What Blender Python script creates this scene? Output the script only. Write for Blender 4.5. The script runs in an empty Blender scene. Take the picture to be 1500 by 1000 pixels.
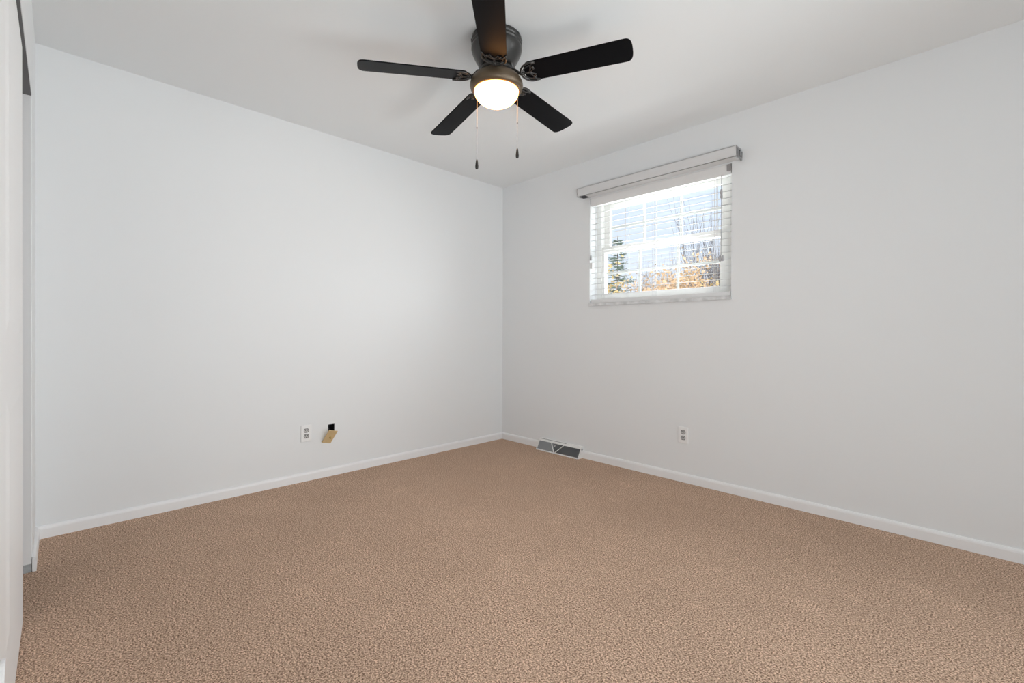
import bpy, bmesh, math, random
from mathutils import Vector, Matrix

random.seed(11)
scene = bpy.context.scene
COL = scene.collection
PI = math.pi

# ------------------------------------------------------------------ camera
F_PX = 671.993
YAW, PITCH, ROLL = 0.7922249, 0.0047004, 0.0037754
CAM = Vector((3.25523, -3.08142, 1.02368))
d0 = Vector((-math.sin(YAW), math.cos(YAW), 0)); r0 = Vector((math.cos(YAW), math.sin(YAW), 0)); z0 = Vector((0, 0, 1))
fwd = d0 * math.cos(PITCH) - z0 * math.sin(PITCH)
up0 = z0 * math.cos(PITCH) + d0 * math.sin(PITCH)
rgt = r0 * math.cos(ROLL) + up0 * math.sin(ROLL)
upv = up0 * math.cos(ROLL) - r0 * math.sin(ROLL)
cam_data = bpy.data.cameras.new('camera')
cam_data.sensor_fit = 'HORIZONTAL'; cam_data.sensor_width = 36.0
cam_data.lens = F_PX / 1500 * 36.0
cam_data.shift_y = -8.445 / 1500
cam_data.clip_start = 0.01; cam_data.clip_end = 500
cam = bpy.data.objects.new('camera', cam_data); COL.objects.link(cam)
m = Matrix((rgt, upv, -fwd)).transposed().to_4x4(); m.translation = CAM
cam.matrix_world = m
scene.camera = cam

# ------------------------------------------------------------------ world (sky)
world = bpy.data.worlds.new('sky'); scene.world = world; world.use_nodes = True
nt = world.node_tree; nt.nodes.clear()
wo = nt.nodes.new('ShaderNodeOutputWorld'); bg = nt.nodes.new('ShaderNodeBackground')
tc = nt.nodes.new('ShaderNodeTexCoord'); sp = nt.nodes.new('ShaderNodeSeparateXYZ'); rp = nt.nodes.new('ShaderNodeValToRGB')
nt.links.new(tc.outputs['Generated'], sp.inputs[0]); nt.links.new(sp.outputs['Z'], rp.inputs[0])
rp.color_ramp.elements[0].position = 0.0; rp.color_ramp.elements[0].color = (0.86, 0.90, 1.0, 1)
rp.color_ramp.elements[1].position = 0.75; rp.color_ramp.elements[1].color = (0.42, 0.62, 1.0, 1)
e = rp.color_ramp.elements.new(0.3); e.color = (0.70, 0.815, 1.0, 1)
nt.links.new(rp.outputs[0], bg.inputs[0]); nt.links.new(bg.outputs[0], wo.inputs[0])
bg.inputs[1].default_value = 1.15

# ------------------------------------------------------------------ lights
def sun(name, direction, energy, color, angle):
    l = bpy.data.lights.new(name, 'SUN'); l.energy = energy; l.color = color; l.angle = angle
    o = bpy.data.objects.new(name, l); COL.objects.link(o)
    o.rotation_euler = Vector(direction).to_track_quat('-Z', 'Y').to_euler(); o.location = (0, -6, 9)
    return o
def area(name, loc, target, sx, sy, energy, color, spread=PI):
    l = bpy.data.lights.new(name, 'AREA'); l.shape = 'RECTANGLE'; l.size = sx; l.size_y = sy
    l.energy = energy; l.color = color; l.spread = spread
    o = bpy.data.objects.new(name, l); COL.objects.link(o); o.location = loc
    o.rotation_euler = (Vector(target) - Vector(loc)).to_track_quat('-Z', 'Y').to_euler()
    return o
sun('sun', (-0.35, 0.80, -0.55), 5.5, (1.0, 0.96, 0.90), 0.01)
area('rear_fill', (6.35, -1.75, 1.20), (0.0, -1.75, 1.30), 2.4, 2.2, 39.0, (0.865, 0.955, 1.0))  # added fill lamp in front of the rear wall, out of view
area('low_fill', (4.3, -1.2, 0.30), (0.3, -2.0, 2.40), 0.9, 0.9, 6.4, (0.93, 0.985, 1.0), math.radians(85))  # added low fill, lifts the far ceiling and left wall
area('side_fill', (4.1, -0.15, 1.30), (1.2, -3.1, 1.1), 0.7, 1.6, 12.6, (0.94, 0.985, 1.0), math.radians(80))  # unseen fill lamp added to brighten the closet door side
area('front_fill', (3.9, -2.90, 0.8), (0.9, 0.0, 1.6), 0.4, 0.8, 6.7, (0.94, 0.985, 1.0), math.radians(95))  # added fill for the far corner and window wall
area('window_daylight', (4.1, 2.4, 2.4), (1.5, 0.0, 1.7), 2.2, 2.0, 150.0, (0.96, 0.985, 1.0))
area('ground_daylight', (1.4, 2.0, -0.30), (1.55, 0.0, 1.8), 5.0, 2.0, 540.0, (0.98, 0.99, 1.0))
area('sky_daylight', (1.6, 2.6, 4.4), (1.6, 0.0, 1.7), 4.0, 2.0, 300.0, (0.98, 0.99, 1.0))

# ------------------------------------------------------------------ exposure
vs = scene.view_settings
vs.view_transform = 'Standard'; vs.look = 'None'; vs.exposure = 0.0; vs.gamma = 1.0; vs.use_curve_mapping = False
scene.cycles.use_denoising = True
scene.cycles.max_bounces = 12; scene.cycles.diffuse_bounces = 8; scene.cycles.glossy_bounces = 4
scene.cycles.transparent_max_bounces = 16
scene.cycles.sample_clamp_indirect = 6.0
scene.cycles.caustics_reflective = False; scene.cycles.caustics_refractive = False

# ================================================================== materials
def mat(name, color, rough=0.5, metallic=0.0, bump=0.0, bscale=300.0, var=0.0, vscale=8.0, spec=0.5, coat=0.0):
    mt = bpy.data.materials.new(name); mt.use_nodes = True
    n = mt.node_tree.nodes; L = mt.node_tree.links
    b = n['Principled BSDF']
    b.inputs['Base Color'].default_value = (*color, 1); b.inputs['Roughness'].default_value = rough
    b.inputs['Metallic'].default_value = metallic; b.inputs['Specular IOR Level'].default_value = spec
    if coat: b.inputs['Coat Weight'].default_value = coat; b.inputs['Coat Roughness'].default_value = 0.15
    if bump or var:
        t = n.new('ShaderNodeTexCoord')
    if bump:
        ns = n.new('ShaderNodeTexNoise'); ns.inputs['Scale'].default_value = bscale; ns.inputs['Detail'].default_value = 2
        bp = n.new('ShaderNodeBump'); bp.inputs['Strength'].default_value = bump; bp.inputs['Distance'].default_value = 0.002
        L.new(t.outputs['Object'], ns.inputs['Vector']); L.new(ns.outputs['Fac'], bp.inputs['Height']); L.new(bp.outputs[0], b.inputs['Normal'])
    if var:
        n2 = n.new('ShaderNodeTexNoise'); n2.inputs['Scale'].default_value = vscale; n2.inputs['Detail'].default_value = 4
        cr = n.new('ShaderNodeValToRGB')
        cr.color_ramp.elements[0].position = 0.3; cr.color_ramp.elements[1].position = 0.7
        cr.color_ramp.elements[0].color = (*[c * (1 - var) for c in color], 1)
        cr.color_ramp.elements[1].color = (*[min(1, c * (1 + var)) for c in color], 1)
        L.new(t.outputs['Object'], n2.inputs['Vector']); L.new(n2.outputs['Fac'], cr.inputs[0]); L.new(cr.outputs[0], b.inputs['Base Color'])
    return mt

WALL = (0.788, 0.804, 0.816)
M = {}
M['wall'] = mat('wall_paint', WALL, 0.75, bump=0.06, bscale=160, spec=0.3)
M['ceiling'] = mat('ceiling_paint', (0.83, 0.85, 0.86), 0.9, bump=0.05, bscale=200, spec=0.2)
M['trim'] = mat('trim_paint', (0.85, 0.855, 0.865), 0.35)
M['door'] = mat('door_paint', (0.84, 0.845, 0.85), 0.45)
M['grey_strip'] = mat('bare_grey_strip', (0.40, 0.42, 0.43), 0.8, var=0.15, vscale=40)
M['exterior'] = mat('exterior_siding', (0.55, 0.5, 0.45), 0.8)
M['vinyl'] = mat('white_vinyl', (0.82, 0.82, 0.80), 0.35)
M['slat'] = mat('blind_slat', (0.78, 0.78, 0.78), 0.4)
M['cord'] = mat('blind_cord', (0.70, 0.70, 0.70), 0.8)
M['tassel'] = mat('cord_tassel', (0.42, 0.42, 0.44), 0.4)
M['valance'] = mat('valance_enamel', (0.67, 0.67, 0.675), 0.45)
M['steel'] = mat('bracket_steel', (0.42, 0.42, 0.43), 0.35, metallic=0.8)
M['track'] = mat('closet_track', (0.16, 0.16, 0.165), 0.5, metallic=0.3)
M['marble'] = mat('sill_marble', (0.66, 0.67, 0.68), 0.25, var=0.18, vscale=22)
M['plastic'] = mat('white_plastic', (0.84, 0.845, 0.85), 0.3)
M['slot'] = mat('dark_slot', (0.02, 0.02, 0.02), 0.6)
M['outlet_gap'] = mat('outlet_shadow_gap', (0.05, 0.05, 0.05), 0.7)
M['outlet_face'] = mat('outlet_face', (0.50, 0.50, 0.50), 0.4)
M['ivory'] = mat('ivory_plastic', (0.66, 0.50, 0.27), 0.4)
M['brass'] = mat('connector_brass', (0.45, 0.32, 0.10), 0.35, metallic=0.9)
M['boxdark'] = mat('black_box', (0.006, 0.006, 0.008), 0.8)
M['cable'] = mat('black_cable', (0.012, 0.012, 0.013), 0.5)
M['bronze'] = mat('fan_bronze', (0.060, 0.058, 0.056), 0.30, metallic=0.6, spec=0.5)
M['fitter'] = mat('glow_tinted_bronze', (0.110, 0.078, 0.048), 0.38, metallic=0.4, spec=0.5)  # bronze lightened and browned, the bowl's glow painted into its colour
M['blade'] = mat('fan_blade', (0.005, 0.005, 0.006), 0.33, bump=0.02, bscale=90, spec=0.05)
M['chain'] = mat('chain_nickel', (0.50, 0.49, 0.47), 0.4, metallic=0.7)
M['fob'] = mat('chain_fob', (0.012, 0.011, 0.011), 0.35)
M['register'] = mat('register_enamel', (0.80, 0.80, 0.79), 0.4)
M['fin'] = mat('register_fin', (0.36, 0.37, 0.38), 0.45, metallic=0.2)
M['duct_and_shade'] = mat('duct_and_shade_dark', (0.03, 0.03, 0.035), 0.7)  # dark duct backing, also the painted shade in the valance end
M['bark'] = mat('grey_bark', (0.15, 0.14, 0.15), 0.9, var=0.25, vscale=14)
M['bark2'] = mat('dark_bark', (0.14, 0.12, 0.115), 0.9, var=0.25, vscale=14)
M['lawn'] = mat('dry_lawn', (0.33, 0.33, 0.17), 0.95, var=0.3, vscale=1.2)

def leaf_mat(name, c1, c2):
    mt = bpy.data.materials.new(name); mt.use_nodes = True
    n = mt.node_tree.nodes; L = mt.node_tree.links; b = n['Principled BSDF']
    t = n.new('ShaderNodeTexCoord'); ns = n.new('ShaderNodeTexNoise'); ns.inputs['Scale'].default_value = 3.5; ns.inputs['Detail'].default_value = 3
    cr = n.new('ShaderNodeValToRGB'); cr.color_ramp.elements[0].position = 0.35; cr.color_ramp.elements[1].position = 0.65
    cr.color_ramp.elements[0].color = (*c1, 1); cr.color_ramp.elements[1].color = (*c2, 1)
    L.new(t.outputs['Object'], ns.inputs['Vector']); L.new(ns.outputs['Fac'], cr.inputs[0]); L.new(cr.outputs[0], b.inputs['Base Color'])
    b.inputs['Roughness'].default_value = 0.7
    tr = n.new('ShaderNodeBsdfTranslucent'); mx = n.new('ShaderNodeMixShader'); mx.inputs[0].default_value = 0.35
    L.new(cr.outputs[0], tr.inputs[0]); L.new(b.outputs[0], mx.inputs[1]); L.new(tr.outputs[0], mx.inputs[2])
    L.new(mx.outputs[0], n['Material Output'].inputs[0])
    return mt
M['leaf_orange'] = leaf_mat('orange_leaves', (0.60, 0.38, 0.20), (0.82, 0.60, 0.38))
M['leaf_tan'] = leaf_mat('tan_leaves', (0.62, 0.44, 0.30), (0.82, 0.65, 0.48))
M['leaf_yellow'] = leaf_mat('yellow_leaves', (0.66, 0.47, 0.20), (0.86, 0.68, 0.34))
M['needle'] = leaf_mat('evergreen_needles', (0.10, 0.15, 0.12), (0.20, 0.27, 0.20))

# glass: thin pane, mostly clear
g = bpy.data.materials.new('clear_glass'); g.use_nodes = True
n = g.node_tree.nodes; L = g.node_tree.links; n.remove(n['Principled BSDF'])
tr = n.new('ShaderNodeBsdfTransparent'); gl = n.new('ShaderNodeBsdfGlossy'); gl.inputs['Roughness'].default_value = 0.02
mx = n.new('ShaderNodeMixShader'); mx.inputs[0].default_value = 0.05
tr.inputs[0].default_value = (0.97, 0.98, 0.98, 1)
L.new(tr.outputs[0], mx.inputs[1]); L.new(gl.outputs[0], mx.inputs[2]); L.new(mx.outputs[0], n['Material Output'].inputs[0])
M['glass'] = g

# frosted lamp bowl, lit from within
g = bpy.data.materials.new('lit_frosted_glass'); g.use_nodes = True
b = g.node_tree.nodes['Principled BSDF']
b.inputs['Base Color'].default_value = (0.9, 0.86, 0.78, 1); b.inputs['Roughness'].default_value = 0.35
b.inputs['Emission Color'].default_value = (1.0, 0.42, 0.10, 1); b.inputs['Emission Strength'].default_value = 13.0
M['bowl'] = g

# carpet
def carpet_material():
    mt = bpy.data.materials.new('tan_carpet'); mt.use_nodes = True
    n = mt.node_tree.nodes; L = mt.node_tree.links; b = n['Principled BSDF']
    b.inputs['Roughness'].default_value = 1.0; b.inputs['Specular IOR Level'].default_value = 0.05
    t = n.new('ShaderNodeTexCoord')
    def noise(scale, detail, rough=0.5):
        x = n.new('ShaderNodeTexNoise'); x.inputs['Scale'].default_value = scale; x.inputs['Detail'].default_value = detail
        x.inputs['Roughness'].default_value = rough; L.new(t.outputs['Object'], x.inputs['Vector']); return x
    fine = noise(170, 2, 0.8)
    cr = n.new('ShaderNodeValToRGB'); ce = cr.color_ramp.elements
    ce[0].position = 0.36; ce[0].color = (0.150, 0.088, 0.056, 1)
    ce[1].position = 0.64; ce[1].color = (0.930, 0.700, 0.530, 1)
    x = ce.new(0.5); x.color = (0.525, 0.360, 0.265, 1)
    L.new(fine.outputs['Fac'], cr.inputs[0])
    # brushed pile: patches where the tufts lie the other way
    big = noise(1.7, 3, 0.55)
    mr = n.new('ShaderNodeMapRange'); mr.inputs[1].default_value = 0.35; mr.inputs[2].default_value = 0.68
    mr.inputs[3].default_value = 0.955; mr.inputs[4].default_value = 1.045
    L.new(big.outputs['Fac'], mr.inputs[0])
    scuff = noise(7.0, 2, 0.5)
    mr2 = n.new('ShaderNodeMapRange'); mr2.inputs[1].default_value = 0.60; mr2.inputs[2].default_value = 0.72
    mr2.inputs[3].default_value = 1.0; mr2.inputs[4].default_value = 1.08
    L.new(scuff.outputs['Fac'], mr2.inputs[0])
    mu = n.new('ShaderNodeMath'); mu.operation = 'MULTIPLY'; L.new(mr.outputs[0], mu.inputs[0]); L.new(mr2.outputs[0], mu.inputs[1])
    hs = n.new('ShaderNodeHueSaturation'); L.new(cr.outputs[0], hs.inputs['Color']); L.new(mu.outputs[0], hs.inputs['Value'])
    L.new(hs.outputs[0], b.inputs['Base Color'])
    bp = n.new('ShaderNodeBump'); bp.inputs['Strength'].default_value = 0.8; bp.inputs['Distance'].default_value = 0.006
    L.new(fine.outputs['Fac'], bp.inputs['Height']); L.new(bp.outputs[0], b.inputs['Normal'])
    return mt
M['carpet'] = carpet_material()

# ================================================================== mesh helpers
class MB:
    def __init__(s): s.v = []; s.f = []; s.smooth = []
    def add(s, vs, fs, smooth=False):
        o = len(s.v); s.v += [tuple(v) for v in vs]; s.f += [tuple(i + o for i in f) for f in fs]; s.smooth += [smooth] * len(fs)
        return s
    def box(s, x0, x1, y0, y1, z0, z1, M4=None):
        vs = [(x, y, z) for z in (z0, z1) for y in (y0, y1) for x in (x0, x1)]
        if M4 is not None: vs = [tuple(M4 @ Vector(v)) for v in vs]
        return s.add(vs, [(0, 2, 3, 1), (4, 5, 7, 6), (0, 1, 5, 4), (2, 6, 7, 3), (0, 4, 6, 2), (1, 3, 7, 5)])
    def prism(s, pts, axis, a, b, smooth=False):
        # closed 2D outline extruded along axis from a to b
        def P(p, t):
            return {'x': (t, p[0], p[1]), 'y': (p[0], t, p[1]), 'z': (p[0], p[1], t)}[axis]
        k = len(pts); vs = [P(p, a) for p in pts] + [P(p, b) for p in pts]
        s.add(vs, [tuple(range(k))[::-1], tuple(range(k, 2 * k))])
        o = len(s.v) - 2 * k
        for i in range(k):
            j = (i + 1) % k; s.f.append((o + i, o + j, o + k + j, o + k + i)); s.smooth.append(smooth)
        return s
    def lathe(s, prof, seg=48, c=(0, 0, 0), cap=False):
        vs = []; fs = []; k = len(prof)
        for i in range(seg):
            a = 2 * PI * i / seg
            for r, z in prof: vs.append((c[0] + r * math.cos(a), c[1] + r * math.sin(a), c[2] + z))
        for i in range(seg):
            j = (i + 1) % seg
            for q in range(k - 1): fs.append((i * k + q, j * k + q, j * k + q + 1, i * k + q + 1))
        if cap:
            fs.append(tuple(i * k for i in range(seg))[::-1]); fs.append(tuple(i * k + k - 1 for i in range(seg)))
        return s.add(vs, fs, True)
    def tube(s, pts, rad, seg=8, closed=False, cap=True):
        pts = [Vector(p) for p in pts]; k = len(pts)
        rs = rad if isinstance(rad, (list, tuple)) else [rad] * k
        vs = []; fs = []; prev = None
        for i, p in enumerate(pts):
            a = pts[(i - 1) % k] if (i or closed) else p; b = pts[(i + 1) % k] if (i < k - 1 or closed) else p
            t = (b - a); t = t.normalized() if t.length > 1e-9 else Vector((0, 0, 1))
            if prev is None:
                h = Vector((0, 0, 1)) if abs(t.z) < 0.9 else Vector((1, 0, 0)); u = t.cross(h).normalized()
            else:
                u = prev - t * prev.dot(t); u = u.normalized() if u.length > 1e-6 else t.orthogonal().normalized()
            prev = u; w = t.cross(u)
            for q in range(seg):
                an = 2 * PI * q / seg; vs.append(tuple(p + (u * math.cos(an) + w * math.sin(an)) * rs[i]))
        for i in range(k if closed else k - 1):
            j = (i + 1) % k
            for q in range(seg): fs.append((i * seg + q, i * seg + (q + 1) % seg, j * seg + (q + 1) % seg, j * seg + q))
        if cap and not closed:
            fs.append(tuple(range(seg))[::-1]); fs.append(tuple((k - 1) * seg + q for q in range(seg)))
        return s.add(vs, fs, True)
    def build(s, name, material, parent=None, bevel=0.0, loc=None, fix=True):
        me = bpy.data.meshes.new(name); me.from_pydata(s.v, [], s.f); me.update()
        me.polygons.foreach_set('use_smooth', s.smooth)
        if fix or bevel:
            bm = bmesh.new(); bm.from_mesh(me)
            if fix: bmesh.ops.recalc_face_normals(bm, faces=bm.faces)
            if bevel:
                ed = [e for e in bm.edges if len(e.link_faces) == 2 and e.calc_face_angle(0) > 0.6]
                r = bmesh.ops.bevel(bm, geom=ed, offset=bevel, segments=2, profile=0.6, affect='EDGES')
            bm.to_mesh(me); bm.free()
        me.materials.append(M[material] if isinstance(material, str) else material)
        o = bpy.data.objects.new(name, me); COL.objects.link(o)
        if loc is not None: o.location = loc
        if parent is not None: o.parent = parent
        return o
def empty(name, loc=(0, 0, 0), rz=0.0):
    o = bpy.data.objects.new(name, None); o.empty_display_size = 0.1; COL.objects.link(o); o.location = loc; o.rotation_euler = (0, 0, rz); return o
def tag(o, label, cat, group=None):
    o['label'] = label; o['category'] = cat
    if group: o['group'] = group
    return o
def struct(o): o['kind'] = 'structure'; return o
def holed(mb, plane, pos, thick, a0, a1, b0, b1, ha0, ha1, hb0, hb1):
    # wall slab with one rectangular hole; plane 'x' or 'y', room face at pos, thickness signed
    p0, p1 = sorted((pos, pos + thick))
    def bx(u0, u1, w0, w1):
        if plane == 'y': mb.box(u0, u1, p0, p1, w0, w1)
        else: mb.box(p0, p1, u0, u1, w0, w1)
    bx(a0, ha0, b0, b1); bx(ha1, a1, b0, b1); bx(ha0, ha1, b0, hb0); bx(ha0, ha1, hb1, b1)
    return mb

# ================================================================== room shell
H = 2.44
XB = 6.50          # wall behind the photographer
YC = -3.165        # closet wall face
# floor
struct(MB().box(-0.2, XB + 0.2, -3.95, 0.2, -0.20, 0.0).build('floor', 'carpet'))
struct(MB().box(-0.2, XB + 0.2, -3.95, 0.2, H, H + 0.22).build('ceiling', 'ceiling'))
# window wall (right in the photo): opening for the window
WX0, WX1, WZ0, WZ1 = 1.032, 2.140, 1.250, 2.125
struct(holed(MB(), 'y', 0.0, 0.20, -0.2, XB + 0.2, 0.0, H, WX0, WX1, WZ0, WZ1).build('wall_right', 'wall'))
# left wall with the square cut-out of the cable box
HY0, HY1, HZ0, HZ1 = -1.714, -1.668, 0.285, 0.369
struct(holed(MB(), 'x', 0.0, -0.20, -3.95, 0.0, 0.0, H, HY0, HY1, HZ0, HZ1).build('wall_left', 'wall'))
struct(MB().box(XB, XB + 0.2, -3.95, 0.0, 0.0, H).build('wall_back', 'wall'))
# closet front wall: short return, header, far pier
JX, OX, SZ = 0.42, 2.62, 2.03
w = MB()
w.box(0.0, JX, YC - 0.125, YC, 0.0, H); w.box(OX, XB, YC - 0.125, YC, 0.0, H); w.box(JX, OX, YC - 0.125, YC, SZ, H)
struct(w.build('wall_closet', 'wall'))
struct(MB().box(-0.2, XB + 0.2, -4.1, -3.95, 0.0, H).build('wall_closet_rear', 'wall'))
# jamb lining with the strip of bare grey at its foot
struct(MB().box(JX, JX + 0.012, YC - 0.120, YC - 0.002, 0.036, SZ).build('trim_1', 'trim'))
struct(MB().box(JX, JX + 0.010, YC - 0.120, YC - 0.002, 0.0, 0.036).build('trim_2', 'grey_strip'))
# top track under the header
tr_ = MB().box(JX + 0.012, OX, YC - 0.118, YC - 0.0015, SZ - 0.006, SZ)
tr_.box(JX + 0.012, OX, YC - 0.060, YC - 0.056, SZ - 0.030, SZ - 0.006)
struct(tr_.build('trim_3', 'track'))

# baseboards, rounded top
def bb_profile(t=0.013, h=0.061):
    return [(0, 0), (t, 0), (t, h - 0.016), (t * 0.86, h - 0.008), (t * 0.55, h - 0.002), (t * 0.2, h), (0, h)]
pr = bb_profile()
mb = MB().prism([(a, b) for a, b in pr], 'y', YC, 0.0); struct(mb.build('baseboard_left', 'trim'))
VX0, VX1 = 0.512, 0.976
mb = MB().prism([(-a, b) for a, b in pr], 'x', 0.013, VX0 - 0.001); mb.prism([(-a, b) for a, b in pr], 'x', VX1 + 0.001, XB); struct(mb.build('baseboard_right', 'trim'))
mb = MB().prism([(YC + a, b) for a, b in pr], 'x', 0.013, JX + 0.012); struct(mb.build('baseboard_closet', 'trim'))

# closet sliding door (seen almost edge on)
DY = -3.1735
door = struct(MB().box(0.905, 2.55, DY - 0.034, DY, 0.006, SZ - 0.012).build('door_1', 'door', bevel=0.002))
def raised(x0, x1, zz0, zz1):
    b_ = MB(); s_ = 0.035
    vs = [(x0, DY, zz0), (x1, DY, zz0), (x1, DY, zz1), (x0, DY, zz1),
          (x0 + s_, DY + 0.004, zz0 + s_), (x1 - s_, DY + 0.004, zz0 + s_), (x1 - s_, DY + 0.004, zz1 - s_), (x0 + s_, DY + 0.004, zz1 - s_)]
    b_.add(vs, [(0, 1, 5, 4), (1, 2, 6, 5), (2, 3, 7, 6), (3, 0, 4, 7), (4, 5, 6, 7)])
    return b_
raised(1.10, 1.62, 0.25, 0.86).build('door_panel', 'door', door)
raised(1.10, 1.62, 1.02, 1.86).build('door_panel', 'door', door)
raised(1.90, 2.42, 0.25, 0.86).build('door_panel', 'door', door)
raised(1.90, 2.42, 1.02, 1.86).build('door_panel', 'door', door)
gp = []
for i in range(13):
    a = PI * i / 12; gp.append((1.795 + 0.035 * math.cos(a), 0.285 + 0.035 * math.sin(a)))
gp = [(1.83, 0.0), *gp, (1.76, 0.0)]
MB().prism(gp, 'y', DY, DY + 0.010).build('bottom_bracket', 'plastic', door, bevel=0.002)

# ================================================================== window
win = struct(empty('window_1', ((WX0 + WX1) / 2, 0.10, WZ0)))
def wpart(mb, name, material, parent=win, bevel=0.0):
    o = mb.build(name, material, bevel=bevel)
    base = parent.location if parent is win else win.location
    for v in o.data.vertices: v.co -= win.location
    o.parent = parent
    return o
FY0, FY1 = 0.100, 0.185
f_ = MB(); ft = 0.045
f_.box(WX0, WX0 + ft, FY0, FY1, 1.272, WZ1); f_.box(WX1 - ft, WX1, FY0, FY1, 1.272, WZ1)
f_.box(WX0 + ft, WX1 - ft, FY0, FY1, WZ1 - 0.035, WZ1); f_.box(WX0 + ft, WX1 - ft, FY0, FY1, 1.272, 1.308)
wpart(f_, 'window_frame', 'vinyl')
def sash(name, x0, x1, gx0, gx1, z0_, z1_, gz0, gz1, y0, y1, mw=0.018):
    s_ = MB()
    s_.box(x0, gx0, y0, y1, z0_, z1_); s_.box(gx1, x1, y0, y1, z0_, z1_)
    s_.box(gx0, gx1, y0, y1, z0_, gz0); s_.box(gx0, gx1, y0, y1, gz1, z1_)
    so = wpart(s_, name, 'vinyl', bevel=0.0025)
    yg = (y0 + y1) / 2
    gm = MB().box(gx0, gx1, yg - 0.002, yg + 0.002, gz0, gz1); wpart(gm, 'glass_pane', 'glass', so)
    mm = MB()
    for k in (1, 2):
        xc = gx0 + (gx1 - gx0) * k / 3; mm.box(xc - mw / 2, xc + mw / 2, yg + 0.003, yg + 0.011, gz0, gz1)
    zc = (gz0 + gz1) / 2; mm.box(gx0, gx1, yg + 0.004, yg + 0.010, zc - mw / 2, zc + mw / 2)
    wpart(mm, 'muntin_grid', 'vinyl', so)
    return so
sash('upper_sash', WX0 + ft, WX1 - ft, 1.129, 2.027, 1.690, WZ1 - 0.035, 1.735, 2.052, 0.142, 0.172)
lo = sash('lower_sash', WX0 + ft, WX1 - ft, 1.104, 2.029, 1.308, 1.735, 1.352, 1.688, 0.106, 0.136)
lk = MB().box(1.55, 1.61, 0.100, 0.106, 1.716, 1.730); lk.box(1.565, 1.595, 0.096, 0.104, 1.722, 1.735); wpart(lk, 'sash_lock', 'vinyl', lo)
sl = MB().box(WX0 - 0.004, WX1 + 0.004, -0.016, -0.0005, 1.250, 1.2715); sl.box(WX0, WX1, -0.002, 0.150, 1.250, 1.2715)
wpart(sl, 'window_sill', 'marble')

# ================================================================== window blind
bl = tag(empty('window_blind', (1.586, 0.03, 1.272)), 'white horizontal slat blind hanging open inside the window recess', 'blind')
def bpart(mb, name, material, parent=bl, bevel=0.0):
    o = mb.build(name, material, bevel=bevel)
    for v in o.data.vertices: v.co -= bl.location
    o.parent = parent; return o
BX0, BX1 = WX0 + 0.006, WX1 - 0.006
hr = MB().box(BX0, BX1, 0.004, 0.058, 2.066, 2.122); hr.box(BX0, BX1, 0.001, 0.004, 2.058, 2.124)
hro = bpart(hr, 'headrail', 'slat', bevel=0.0012)
br = MB().box(WX1 - 0.030, WX1 - 0.004, -0.003, 0.001, 2.080, 2.124); br.box(WX1 - 0.022, WX1 - 0.012, -0.006, -0.003, 2.076, 2.118)
bpart(br, 'mounting_bracket', 'steel', hro)
# slats: slightly crowned, tilted a little
def slat_mesh():
    s_ = MB(); prof_t = []; prof_b = []
    for i in range(7):
        q = -1 + 2 * i / 6; yy = 0.018 * q; zz = 0.0010 * (1 - q * q)
        prof_t.append((yy, zz + 0.0010)); prof_b.append((yy, zz - 0.0010))
    s_.prism(prof_t + prof_b[::-1], 'x', -(BX1 - BX0) / 2, (BX1 - BX0) / 2, True)
    return s_
TILT = math.radians(9.0)
first = slat_mesh().build('slat', 'slat', bl)
zs = [2.004 - 0.0443 * i for i in range(16)]
for i, z in enumerate(zs):
    o = first if i == 0 else first.copy()
    if i: COL.objects.link(o)
    o.parent = bl; o.location = (0, 0.002, z - bl.location.z + 0.002); o.rotation_euler = (TILT, 0, 0)
bpart(MB().box(BX0, BX1, 0.008, 0.056, 1.2725, 1.303), 'bottom_rail', 'slat', bevel=0.004)
for xc in (1.085, 1.360, 1.587, 2.030):
    for yy in (0.0045, 0.0585):
        bpart(MB().box(xc - 0.0012, xc + 0.0012, yy - 0.0008, yy + 0.0008, 1.30, 2.066), 'ladder_cord', 'cord')
    bpart(MB().box(xc + 0.013 - 0.0008, xc + 0.013 + 0.0008, 0.0035, 0.0050, 1.30, 2.066), 'lift_cord', 'cord')
def tassel(x, z, par, s=1.0):
    t_ = MB().lathe([(0.002, 0.020 * s), (0.006 * s, 0.014 * s), (0.008 * s, -0.004 * s), (0.0085 * s, -0.016 * s), (0.004 * s, -0.020 * s)], 12, (x, -0.004, z), True)
    bpart(t_, 'cord_tassel', 'tassel', par)
pc = bpart(MB().tube([(2.077, 0.000, 2.066), (2.077, -0.004, 2.03), (2.077, -0.004, 1.540)], 0.0020, 6), 'pull_cord', 'tassel'); tassel(2.072, 1.521, pc, 1.0); tassel(2.088, 1.521, pc, 0.95)
pc2 = bpart(MB().tube([(2.079, 0.000, 2.066), (2.0790, -0.006, 2.03), (2.0785, -0.006, 1.960)], 0.0014, 6), 'pull_cord', 'tassel'); tassel(2.077, 1.955, pc2, 0.95); tassel(2.078, 1.930, pc2, 0.95)
pc3 = bpart(MB().tube([(1.043, 0.001, 2.066), (1.043, -0.002, 2.0), (1.043, -0.003, 1.66)], 0.0012, 6), 'pull_cord', 'cord'); tassel(1.046, 1.642, pc3, 1.1)
bpart(MB().box(1.036, 1.058, -0.0035, 0.002, 1.552, 1.600), 'cord_cleat', 'slat', bevel=0.002)

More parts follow.
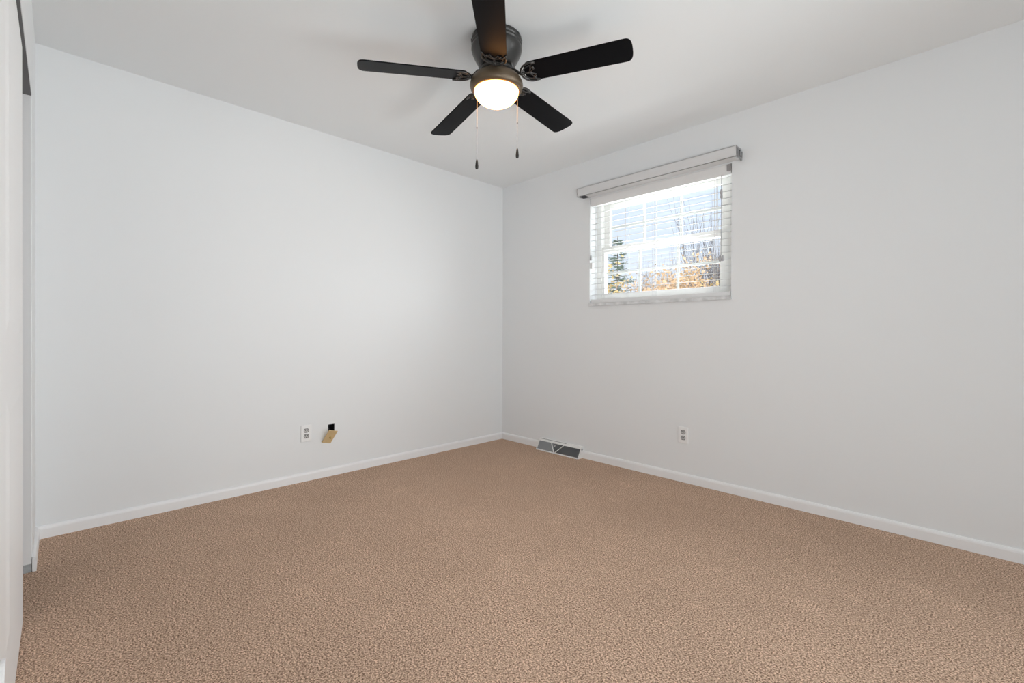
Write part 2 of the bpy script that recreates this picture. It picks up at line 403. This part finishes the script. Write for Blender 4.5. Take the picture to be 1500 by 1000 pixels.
# ================================================================== valance over the blind
va = tag(empty('valance', (1.585, 0.0, 2.132)), 'long white metal valance channel above the window blind', 'valance')
def vpart(mb, name, material, parent=va, bevel=0.0):
    o = mb.build(name, material, bevel=bevel)
    for v in o.data.vertices: v.co -= va.location
    o.parent = parent; return o
VL0, VL1, VD, VZ0, VZ1 = 0.967, 2.196, 0.088, 2.132, 2.200
ch = MB().box(VL0, VL1, -VD, -VD + 0.0025, VZ0, VZ1)              # front face
ch.box(VL0, VL1, -VD, -VD + 0.005, VZ0, VZ0 + 0.0025)             # lower lip
ch.box(VL0, VL1, -VD, -0.001, VZ1 - 0.0025, VZ1)                  # top
ch.box(VL0, VL0 + 0.0025, -VD, -0.001, VZ0, VZ1)
vpart(ch, 'fascia', 'valance')
vpart(MB().box(VL0 + 0.069, VL1 - 0.012, -0.082, -0.001, VZ0 + 0.002, VZ0 + 0.040), 'inner_track', 'valance', bevel=0.002)
vpart(MB().box(VL0 + 0.0026, VL0 + 0.068, -0.0855, -0.001, VZ0 + 0.006, VZ0 + 0.050), 'end_shade', 'duct_and_shade')  # dark block standing in for shade inside the hollow left end
vpart(MB().box(1.594, 1.600, -VD - 0.0012, -VD, VZ0, VZ1), 'joint_clip', 'valance')
bk = MB().box(VL1, VL1 + 0.003, -0.082, -0.070, VZ0 + 0.004, VZ1 - 0.001); bk.box(VL1, VL1 + 0.003, -0.062, -0.053, VZ0 + 0.000, VZ1 - 0.002)
bk.box(VL1 - 0.002, VL1 + 0.0015, -0.084, -0.001, VZ0 + 0.055, VZ1 - 0.001)
vpart(bk, 'end_bracket', 'steel')
jh = [(VL1 + 0.006, -0.004, 2.180), (VL1 + 0.006, -0.004, 2.140), (VL1 + 0.006, -0.008, 2.126), (VL1 + 0.006, -0.018, 2.121), (VL1 + 0.006, -0.028, 2.128)]
vpart(MB().tube(jh, 0.0038, 8), 'wall_hook', 'steel')
vpart(MB().box(VL1 - 0.002, VL1 + 0.007, -0.036, -0.001, 2.150, 2.178), 'wall_bracket', 'steel')

# ================================================================== outlets
def outlet(name, loc, rz, label):
    t = tag(empty(name, loc, rz), label, 'outlet', 'duplex wall outlets')
    # local: x along wall, -y out of the wall, z up
    pl = MB().box(-0.0355, 0.0355, -0.006, 0.0, -0.0575, 0.0575).build('cover_plate', 'plastic', t, bevel=0.0035)
    for s_ in (0.0195, -0.0195):
        pts = []
        for i in range(24):
            a = 2 * PI * i / 24; pts.append((0.0172 * math.cos(a), s_ + max(-0.0142, min(0.0142, 0.0172 * math.sin(a)))))
        rc = MB().prism(pts, 'y', -0.0066, -0.002).build('receptacle', 'outlet_gap', t)
        pts2 = [(x * 0.80, s_ + (z - s_) * 0.80) for x, z in pts]
        MB().prism(pts2, 'y', -0.0078, -0.0066).build('receptacle_face', 'outlet_face', rc, bevel=0.0004)
        MB().box(-0.0084, -0.0046, -0.0084, -0.0078, s_ - 0.001, s_ + 0.009).build('slot', 'slot', rc)
        MB().box(0.0046, 0.0082, -0.0084, -0.0078, s_ - 0.001, s_ + 0.008).build('slot', 'slot', rc)
        gpz = [(0.0034 * math.cos(2 * PI * i / 12), s_ - 0.0085 + 0.0034 * math.sin(2 * PI * i / 12)) for i in range(12)]
        MB().prism(gpz, 'y', -0.0084, -0.0078).build('ground_hole', 'slot', rc)
    MB().lathe([(0.0, 0.0), (0.0028, 0.0), (0.0034, 0.0012), (0.0034, 0.002)], 12).build('screw', 'plastic', t).matrix_local = Matrix.Translation((0, -0.0072, 0)) @ Matrix.Rotation(-PI / 2, 4, 'X')
    return t
outlet('wall_outlet', (1.829, 0.0, 0.3255), 0.0, 'white duplex outlet on the wall below and right of the window')
outlet('wall_outlet', (0.0, -1.868, 0.329), PI / 2, 'white duplex outlet on the left wall beside the hanging ivory plate')

# ================================================================== cable box and hanging plate
bx = MB()
for a in ((HY0, HY0 + 0.0015, HZ0, HZ1), (HY1 - 0.0015, HY1, HZ0, HZ1), (HY0, HY1, HZ0, HZ0 + 0.0015), (HY0, HY1, HZ1 - 0.0015, HZ1)):
    bx.box(-0.065, -0.0005, a[0], a[1], a[2], a[3])
bx.box(-0.068, -0.065, HY0, HY1, HZ0, HZ1)
jb = bx.build('junction_box', 'boxdark'); tag(jb, 'open black recessed cable box in the left wall above the ivory plate', 'electrical box')

# plate hangs with its foot on the wall and its head leaning into the room
pb = Vector((0.006, -1.7305, 0.2425)); ptop = Vector((0.080, -1.709, 0.3385))
hp = empty('cable_plate', pb); tag(hp, 'ivory cable wall plate hanging loose and tilted below the black box', 'wall plate')
vup = (ptop - pb); hl = 0.114; vup.normalize()
wdir = Vector((0, 1, -0.20)); wdir = (wdir - vup * wdir.dot(vup)).normalized()
nrm = wdir.cross(vup).normalized()
if nrm.x < 0: nrm = -nrm
PM = Matrix((wdir, nrm, vup)).transposed().to_4x4()
face = MB(); face.box(-0.0325, 0.0325, -0.003, 0.003, 0.0, 0.120, PM); face.build('plate', 'ivory', hp, bevel=0.002)
cn = MB()
cn.lathe([(0.0062, 0), (0.0062, 0.003), (0.0045, 0.003), (0.0045, 0.012), (0.0, 0.012)], 12)
cn.v = [tuple(PM @ (Vector((0.004, 0.003, 0.058)) + Vector((v[0], v[2], v[1])))) for v in cn.v]
cn.build('coax_connector', 'brass', hp)
sc = MB()
for zz in (0.018, 0.102):
    sc2 = MB().lathe([(0.0, 0.0012), (0.002, 0.0012), (0.003, 0)], 10); sc2.v = [tuple(PM @ (Vector((0, 0.003, zz)) + Vector((v[0], v[2], v[1])))) for v in sc2.v]
    sc2.build('screw', 'ivory', hp)
q0 = PM @ Vector((0.004, -0.003, 0.058)); q1 = PM @ Vector((0.004, -0.028, 0.058))
inb = Vector((-0.055, -1.691, 0.330)) - pb
MB().tube([q0, q1, q1 * 0.6 + inb * 0.4 + Vector((0.012, 0, 0.0)), inb + Vector((0.03, 0, -0.004)), inb], 0.0033, 8).build('coax_cable', 'cable', hp)

# ================================================================== baseboard register
rg = tag(empty('floor_register', ((VX0 + VX1) / 2, 0, 0)), 'white sloped baseboard heating register with dark grille near the corner', 'vent')
hw = (VX1 - VX0) / 2; YF, YT, ZT = -0.074, -0.026, 0.084
def slope(z): return YF + (YT - YF) * (z / ZT)
e_ = MB()
for sx in (-1, 1):
    x0, x1 = sorted((sx * hw, sx * (hw - 0.006)))
    e_.prism([(0, 0), (YF, 0), (YT, ZT), (-0.018, 0.094), (0, 0.094)], 'x', x0, x1)
e_.prism([(0, 0.088), (0, 0.094), (-0.018, 0.094), (YT, ZT), (slope(0.074), 0.074), (slope(0.074) + 0.004, 0.074), (YT + 0.002, 0.080), (-0.018, 0.088)], 'x', -hw + 0.006, hw - 0.006)
e_.prism([(YF, 0), (slope(0.007), 0.007), (slope(0.007) + 0.006, 0.007), (YF + 0.006, 0)], 'x', -hw + 0.006, hw - 0.006)
e_.box(-hw + 0.006, hw - 0.006, -0.002, 0.0, 0.0, 0.090)
e_.build('register_housing', 'register', rg)
MB().box(-hw + 0.0065, hw - 0.0065, -0.006, -0.0025, 0.0005, 0.086).build('duct_opening', 'duct_and_shade', rg)
fi = MB(); xf = -hw + 0.010
XV = -0.026           # foot of the V
while xf < hw - 0.009:
    # fins on the left lean the other way from those on the right
    sk = 0.0065 if xf < XV - 0.03 else -0.0025
    lo_, hi_ = 0.008, 0.073
    for z_a, z_b in ((lo_, hi_),):
        vs = []
        for dz, yy in ((z_a, slope(z_a) + 0.003), (z_b, slope(z_b) + 0.003), (z_b, slope(z_b) + 0.016), (z_a, slope(z_a) + 0.016)):
            vs.append((xf + (sk if yy > slope(dz) + 0.01 else 0), yy, dz))
        o_ = [(v[0] + 0.0009, v[1], v[2]) for v in vs]
        fi.add(vs + o_, [(0, 1, 2, 3), (7, 6, 5, 4), (0, 4, 5, 1), (1, 5, 6, 2), (2, 6, 7, 3), (3, 7, 4, 0)])
    xf += 0.0062
fo = fi.build('grille_fins', 'fin', rg)
def bar(xa, xb, hw_=0.0034):
    z_a, z_b = 0.004, 0.078
    vs = []
    for (xx, zz) in ((xa, z_a), (xb, z_b)):
        for dx in (-hw_, hw_):
            for dy in (-0.0015, 0.004): vs.append((xx + dx, slope(zz) + dy, zz))
    return MB().add(vs, [(0, 1, 3, 2), (4, 6, 7, 5), (0, 4, 5, 1), (2, 3, 7, 6), (0, 2, 6, 4), (1, 5, 7, 3)])
bar(XV - 0.001, -0.090).build('grille_bar', 'register', rg); bar(XV + 0.004, 0.055, 0.0046).build('grille_bar', 'register', rg)
MB().add([(-hw + 0.012, -0.0195, 0.0940), (hw * 0.30, -0.0195, 0.0940), (hw * 0.30, -0.0225, 0.0898), (-hw + 0.012, -0.0225, 0.0898), (-hw + 0.012, -0.019, 0.0925), (hw * 0.30, -0.019, 0.0925), (hw * 0.30, -0.021, 0.0885), (-hw + 0.012, -0.021, 0.0885)], [(0, 1, 2, 3), (7, 6, 5, 4), (0, 4, 5, 1), (1, 5, 6, 2), (2, 6, 7, 3), (3, 7, 4, 0)]).build('top_slot', 'fin', rg)
lv = MB().tube([(-0.036, slope(0.066) + 0.002, 0.066), (-0.034, slope(0.058) - 0.008, 0.058), (-0.029, slope(0.050) - 0.006, 0.050)], 0.0026, 8)
lv.build('damper_lever', 'register', rg)
MB().box(hw, hw + 0.008, -0.030, -0.016, 0.066, 0.080).build('end_clip', 'steel', rg, bevel=0.002)

# ================================================================== ceiling fan
FC = Vector((1.6244, -1.5839, 0)); FZ = H
fan = tag(empty('ceiling_fan', (FC.x, FC.y, FZ)), 'dark bronze five blade ceiling fan with a lit frosted bowl', 'ceiling fan')
def L_(prof): return [(r, z - FZ) for r, z in prof]
mh = MB().lathe(L_([(0.0, 2.44), (0.112, 2.44), (0.120, 2.436), (0.121, 2.420), (0.117, 2.417), (0.117, 2.413), (0.121, 2.410), (0.121, 2.404), (0.117, 2.401), (0.117, 2.397), (0.121, 2.394), (0.1215, 2.384),
    (0.119, 2.372), (0.112, 2.356), (0.103, 2.338), (0.094, 2.322), (0.088, 2.308), (0.086, 2.300), (0.070, 2.2985), (0.0, 2.2985)]), 64)
mho = mh.build('motor_housing', 'bronze', fan)
for k in range(10):
    a = 2 * PI * k / 10 + 0.2
    MB().box(-0.004, 0.004, -0.009, 0.009, -0.002, 0.002).build('vent_slot', 'slot', mho).matrix_local = Matrix.Rotation(a, 4, 'Z') @ Matrix.Translation((0.1206, 0, 2.428 - FZ)) @ Matrix.Rotation(PI / 2, 4, 'Y')
MB().lathe(L_([(0.0, 2.2985), (0.066, 2.2985), (0.078, 2.296), (0.080, 2.286), (0.078, 2.278), (0.062, 2.274), (0.0, 2.274)]), 48).build('rotor', 'bronze', fan)
MB().lathe(L_([(0.0, 2.274), (0.058, 2.274), (0.066, 2.272), (0.078, 2.268), (0.098, 2.258), (0.115, 2.243), (0.1255, 2.226), (0.1275, 2.212), (0.1245, 2.198), (0.117, 2.1885), (0.109, 2.184), (0.1065, 2.186), (0.106, 2.192), (0.0, 2.196)]), 64).build('light_fitter', 'fitter', fan)
bowl_prof = [(0.1062, 2.190)]
for i in range(0, 13):
    a = PI / 2 * i / 12; bowl_prof.append((0.1058 * math.cos(a), 2.184 - 0.066 * math.sin(a)))
bowl_prof[-1] = (0.0, 2.118)
MB().lathe(L_(bowl_prof), 64).build('light_bowl', 'bowl', fan)

# blades
R_, PH, W_, TAU, GA, GB, DR, ZB = 0.6371, 0.4523, 0.0647, -0.1892, 0.0468, 0.0166, 0.03, 2.250
def blade_outline():
    # local x outward, y across; rounded root, softly rounded tip
    pts = []
    xr, xt = 0.150, R_
    wr, wt = W_ * 0.90, W_ * 1.0
    for i in range(9):                                  # root half ellipse from +y to -y
        a = PI / 2 + PI * i / 8; pts.append((xr + 0.022 + 0.030 * math.cos(a), wr * math.sin(a)))
    ta = 0.034                                          # softly rounded tip
    for i in range(15):
        a = -PI / 2 + PI * i / 14; c_, s_ = abs(math.cos(a)), math.sin(a)
        pts.append((xt - ta + ta * c_ ** 0.72, wt * math.copysign(abs(s_) ** 0.72, s_)))
    return pts
def iron_mesh():
    i_ = MB(); zt = -0.0055
    # arm from the rotor
    i_.tube([(0.070, 0, 0.030), (0.092, 0, 0.024), (0.110, 0, 0.006), (0.126, 0, -0.004), (0.140, 0, zt)], [0.008, 0.0075, 0.007, 0.0075, 0.007], 10)
    # rounded outer rim
    rim = []
    for i in range(25):
        a = PI * 0.5 + PI * i / 24
        rim.append((0.178 + 0.052 * math.cos(a), 0.0555 * math.sin(a), zt))
    rim = [(0.205, 0.054, zt)] + rim + [(0.205, -0.054, zt)]
    i_.tube(rim, 0.0045, 8)
    # scalloped inner edge: three arches between four points
    sc_ = []
    for i in range(37):
        q = i / 36; y = 0.054 - 0.108 * q
        x = 0.205 - 0.020 * abs(math.sin(3 * PI * q)) - 0.012 * math.sin(PI * q)
        sc_.append((x, y, zt))
    i_.tube(sc_, 0.0032, 6)
    # two petal loops and a stem
    for s_ in (1, -1):
        lp = []
        for i in range(16):
            a = 2 * PI * i / 16; ex = 0.026 * math.cos(a); ey = 0.0125 * math.sin(a) * (1.15 - 0.4 * math.cos(a)) 
            an = s_ * 0.85; lp.append((0.160 + ex * math.cos(an) - ey * math.sin(an), s_ * 0.020 + ex * math.sin(an) + ey * math.cos(an), zt))
        i_.tube(lp, 0.0030, 6, closed=True)
    i_.tube([(0.130, 0, zt), (0.176, 0, zt)], 0.005, 8)
    for (x, y) in ((0.190, 0.030), (0.190, -0.030), (0.170, 0.0)):
        i_.lathe([(0.0, -0.0035), (0.004, -0.003), (0.0055, 0.0)], 10, (x, y, zt - 0.002))
    return i_
blade0 = iron0 = None
for k in range(5):
    a = PH + 2 * PI * k / 5
    u = Vector((math.cos(a), math.sin(a), GA * math.cos(a) + GB * math.sin(a) - DR)).normalized()
    t0 = Vector((-math.sin(a), math.cos(a), 0))
    t = t0 * math.cos(TAU) + Vector((0, 0, 1)) * math.sin(TAU); t = (t - u * t.dot(u)).normalized()
    nn = u.cross(t).normalized()
    MM = Matrix((u, t, nn)).transposed().to_4x4(); MM.translation = Vector((0, 0, ZB - FZ))
    if k == 0:
        blade0 = MB().prism(blade_outline(), 'z', -0.0025, 0.0030).build('blade', 'blade', fan, bevel=0.0012)
        iron0 = iron_mesh().build('blade_iron', 'bronze', blade0)
        b_ = blade0
    else:
        b_ = blade0.copy(); COL.objects.link(b_); b_.parent = fan
        c_ = iron0.copy(); COL.objects.link(c_); c_.parent = b_
    b_.matrix_local = MM
# pull chains
for lat, zend in ((-0.0985, 1.838), (0.1018, 1.893)):
    p = rgt * lat + Vector((d0.x, d0.y, 0)) * 0.066
    x, y = p.x, p.y
    cz = 2.196 - FZ; ze = zend - FZ
    c_ = MB().tube([(x, y, cz), (x, y, ze + 0.046)], 0.0011, 6)
    zz = cz - 0.004
    while zz > ze + 0.05:
        c_.lathe([(0.0005, 0.0017), (0.0017, 0.0), (0.0005, -0.0017)], 6, (x, y, zz)); zz -= 0.0075
    co = c_.build('pull_chain', 'chain', fan)
    zm = cz + (ze - cz) * 0.43
    MB().lathe([(0.001, 0.005), (0.0026, 0.003), (0.0026, -0.003), (0.001, -0.005)], 8, (x, y, zm), True).build('chain_connector', 'fob', co)
    MB().lathe([(0.0, ze + 0.048), (0.0035, ze + 0.047), (0.0048, ze + 0.040), (0.0078, ze + 0.016), (0.0080, ze + 0.009), (0.0062, ze + 0.001), (0.0, ze)], 14, (x, y, 0)).build('fob', 'fob', co)

# ================================================================== outdoors
GZ = -1.6
struct(MB().box(-80, 60, 0.6, 110, GZ - 0.3, GZ).build('ground', 'lawn'))
cxy = Vector((CAM.x, CAM.y, 0))
def at(px, t):
    """ground point seen in image column px at depth t"""
    v = Vector((fwd.x, fwd.y, 0)) + Vector((rgt.x, rgt.y, 0)) * ((px - 750) / F_PX)
    return (CAM.x + v.x * t, CAM.y + v.y * t)
def ztop(py, t): return CAM.z + (484.5 - py) / F_PX * t
def grow(mb, tips, p, d, ln, r, lev, maxlev, rng, up, spread, kids):
    pts = [p]; rad = [r]; q = p.copy(); dd = d.copy()
    for i in range(3):
        dd = (dd + Vector((rng.uniform(-.16, .16), rng.uniform(-.16, .16), rng.uniform(-.05, .14) + up * 0.1))).normalized()
        q = q + dd * ln / 3; pts.append(q.copy()); rad.append(r * (1 - 0.16 * (i + 1)))
    mb.tube(pts, rad, 5 if lev < 2 else 4, cap=False)
    if lev >= 1: tips += [pts[2], pts[3]]
    if lev == maxlev: return
    for k in range(kids[lev]):
        a = rng.uniform(0, 2 * PI); sp = spread * rng.uniform(.6, 1.25)
        o = dd.orthogonal().normalized(); o2 = dd.cross(o)
        nd = (dd * math.cos(sp) + (o * math.cos(a) + o2 * math.sin(a)) * math.sin(sp)).normalized()
        j = rng.choice((1, 2, 2, 3, 3))
        grow(mb, tips, pts[j], nd, ln * rng.uniform(.55, .85), r * 0.55, lev + 1, maxlev, rng, up, spread, kids)
def tree(name, px, t, py_top, label, cat='tree', leaf=None, nleaf=0, lsize=0.10, bark='bark', seed=1, trunks=1, spread=0.55, kids=(6, 5, 4), r=0.09, up=0.5, group=None, base=None, cloud=0.35, maxlev=3, wide=1.6):
    rng = random.Random(seed)
    x, y = at(px, t); h = ztop(py_top, t) - GZ
    root = tag(empty(name, (x, y, GZ)), label, cat, group)
    mb = MB(); tips = []
    for k in range(trunks):
        off = Vector((rng.uniform(-.5, .5), rng.uniform(-.5, .5), 0)) if trunks > 1 else Vector((0, 0, 0))
        dd = Vector((rng.uniform(-.08, .08), rng.uniform(-.08, .08), 1)).normalized()
        p = off; seg = h * 0.50
        grow(mb, tips, p, dd, seg, r, 0, maxlev, rng, up, spread, kids)
    # fit the crown to the wanted height
    zm = max(v[2] for v in mb.v); s_ = h / zm
    rr = sorted(math.hypot(v[0], v[1]) for v in mb.v); k_ = min(1.0, wide / max(0.1, rr[int(len(rr) * 0.97)]))
    mb.v = [(v[0] * k_, v[1] * k_, v[2] * s_) for v in mb.v]
    tips = [Vector((v.x * k_, v.y * k_, v.z * s_)) for v in tips]
    mb.build('trunk', bark, root, fix=False)
    if leaf:
        fl = MB()
        for i in range(nleaf):
            c = rng.choice(tips) + Vector((rng.gauss(0, cloud), rng.gauss(0, cloud), rng.gauss(0, cloud * .8)))
            if c.z < 0.3: continue
            a = Vector((rng.gauss(0, 1), rng.gauss(0, 1), rng.gauss(0, 1))).normalized(); b = a.orthogonal().normalized()
            s2 = lsize * rng.uniform(.6, 1.3); b2 = b * s2 * 0.6; a2 = a * s2
            fl.add([c - a2, c + b2, c + a2, c - b2], [(0, 1, 2, 3)])
        fl.build('foliage', leaf, root, fix=False)
    return root
def evergreen(px, t, py_top, label, seed=3, width=1.9):
    rng = random.Random(seed); x, y = at(px, t); h = ztop(py_top, t) - GZ
    root = tag(empty('evergreen_tree', (x, y, GZ)), label, 'tree')
    MB().tube([(0, 0, 0), (0.03, 0, h * .5), (0, 0, h)], [0.13, 0.08, 0.012], 7, cap=False).build('trunk', 'bark2', root, fix=False)
    fl = MB(); z = 0.8
    while z < h - 0.15:
        q = 1 - z / h; rad = width * (q ** 0.85) + 0.12
        for k in range(7):
            a = rng.uniform(0, 2 * PI); ln = rad * rng.uniform(.6, 1.1)
            d = Vector((math.cos(a), math.sin(a), rng.uniform(-.30, 0.05)))
            s0 = Vector((0, 0, z)); nseg = max(4, int(ln / 0.085))
            for i in range(1, nseg + 1):
                c = s0 + d * ln * i / nseg + Vector((0, 0, 0.14 * (i / nseg) ** 2 * ln))
                side = Vector((-math.sin(a), math.cos(a), 0))
                for s_ in (1, -1):
                    tip = c + (side * s_ * rng.uniform(.6, 1) + d * .7 + Vector((0, 0, rng.uniform(-.35, .2)))) * (0.10 + 0.14 * (1 - i / nseg))
                    fl.add([c + Vector((0, 0, .022)), tip, c - Vector((0, 0, .022))], [(0, 1, 2)])
        z += 0.26 * (0.5 + q * .6)
    fl.build('foliage', 'needle', root, fix=False)
    return root
evergreen(904, 24, 341, 'tall dark evergreen tree at the left of the window view', width=2.0)
# bare trees
tree('bare_tree', 1034, 15, 268, 'tall bare grey tree with many upright stems at the right of the window view', trunks=3, wide=1.15, seed=5, spread=.42, kids=(7, 6, 5), r=0.066, up=0.9)
tree('bare_tree', 1010, 22.5, 318, 'slender bare tree left of the tall many stemmed bare tree', wide=0.7, seed=8, spread=.5, kids=(7, 5, 4), r=0.055, up=0.8)
tree('bare_tree', 962, 25.5, 352, 'low bare tree with a wide twiggy crown in the middle of the window view', wide=1.3, seed=12, spread=.7, kids=(8, 6, 6), r=0.08, up=0.4)
tree('bare_tree', 934, 29, 364, 'small bare tree just right of the dark evergreen', wide=1.0, seed=15, spread=.65, kids=(8, 6, 5), r=0.07, up=0.5)
# trees that still hold autumn leaves
AUT = [(886, 12, 384, 'leaf_yellow', 31, 'yellow leaved tree at the far left edge of the window view'),
       (912, 19, 410, 'leaf_orange', 32, 'low orange leaved tree below the dark evergreen'),
       (943, 15.6, 396, 'leaf_tan', 33, 'tan leaved tree below the small bare tree'),
       (966, 10.5, 384, 'leaf_orange', 34, 'bright orange leaved tree at the centre of the lower window pane'),
       (990, 17, 380, 'leaf_tan', 35, 'tall tan leaved tree right of the bright orange tree'),
       (1016, 12.5, 376, 'leaf_orange', 36, 'orange leaved tree in front of the slender bare tree'),
       (1042, 20, 376, 'leaf_tan', 37, 'pale tan leaved tree behind the tall many stemmed tree'),
       (1074, 8.6, 384, 'leaf_yellow', 38, 'yellow leaved tree at the far right edge of the window view')]
for px, t, py, lf, sd, lab in AUT:
    tree('autumn_tree', px, t, py, lab, leaf=lf, nleaf=2600, lsize=0.050, bark='bark2', seed=sd, spread=.75, kids=(6, 4, 3), r=0.05, up=0.25, group='trees with autumn leaves', cloud=0.20, wide=0.7)
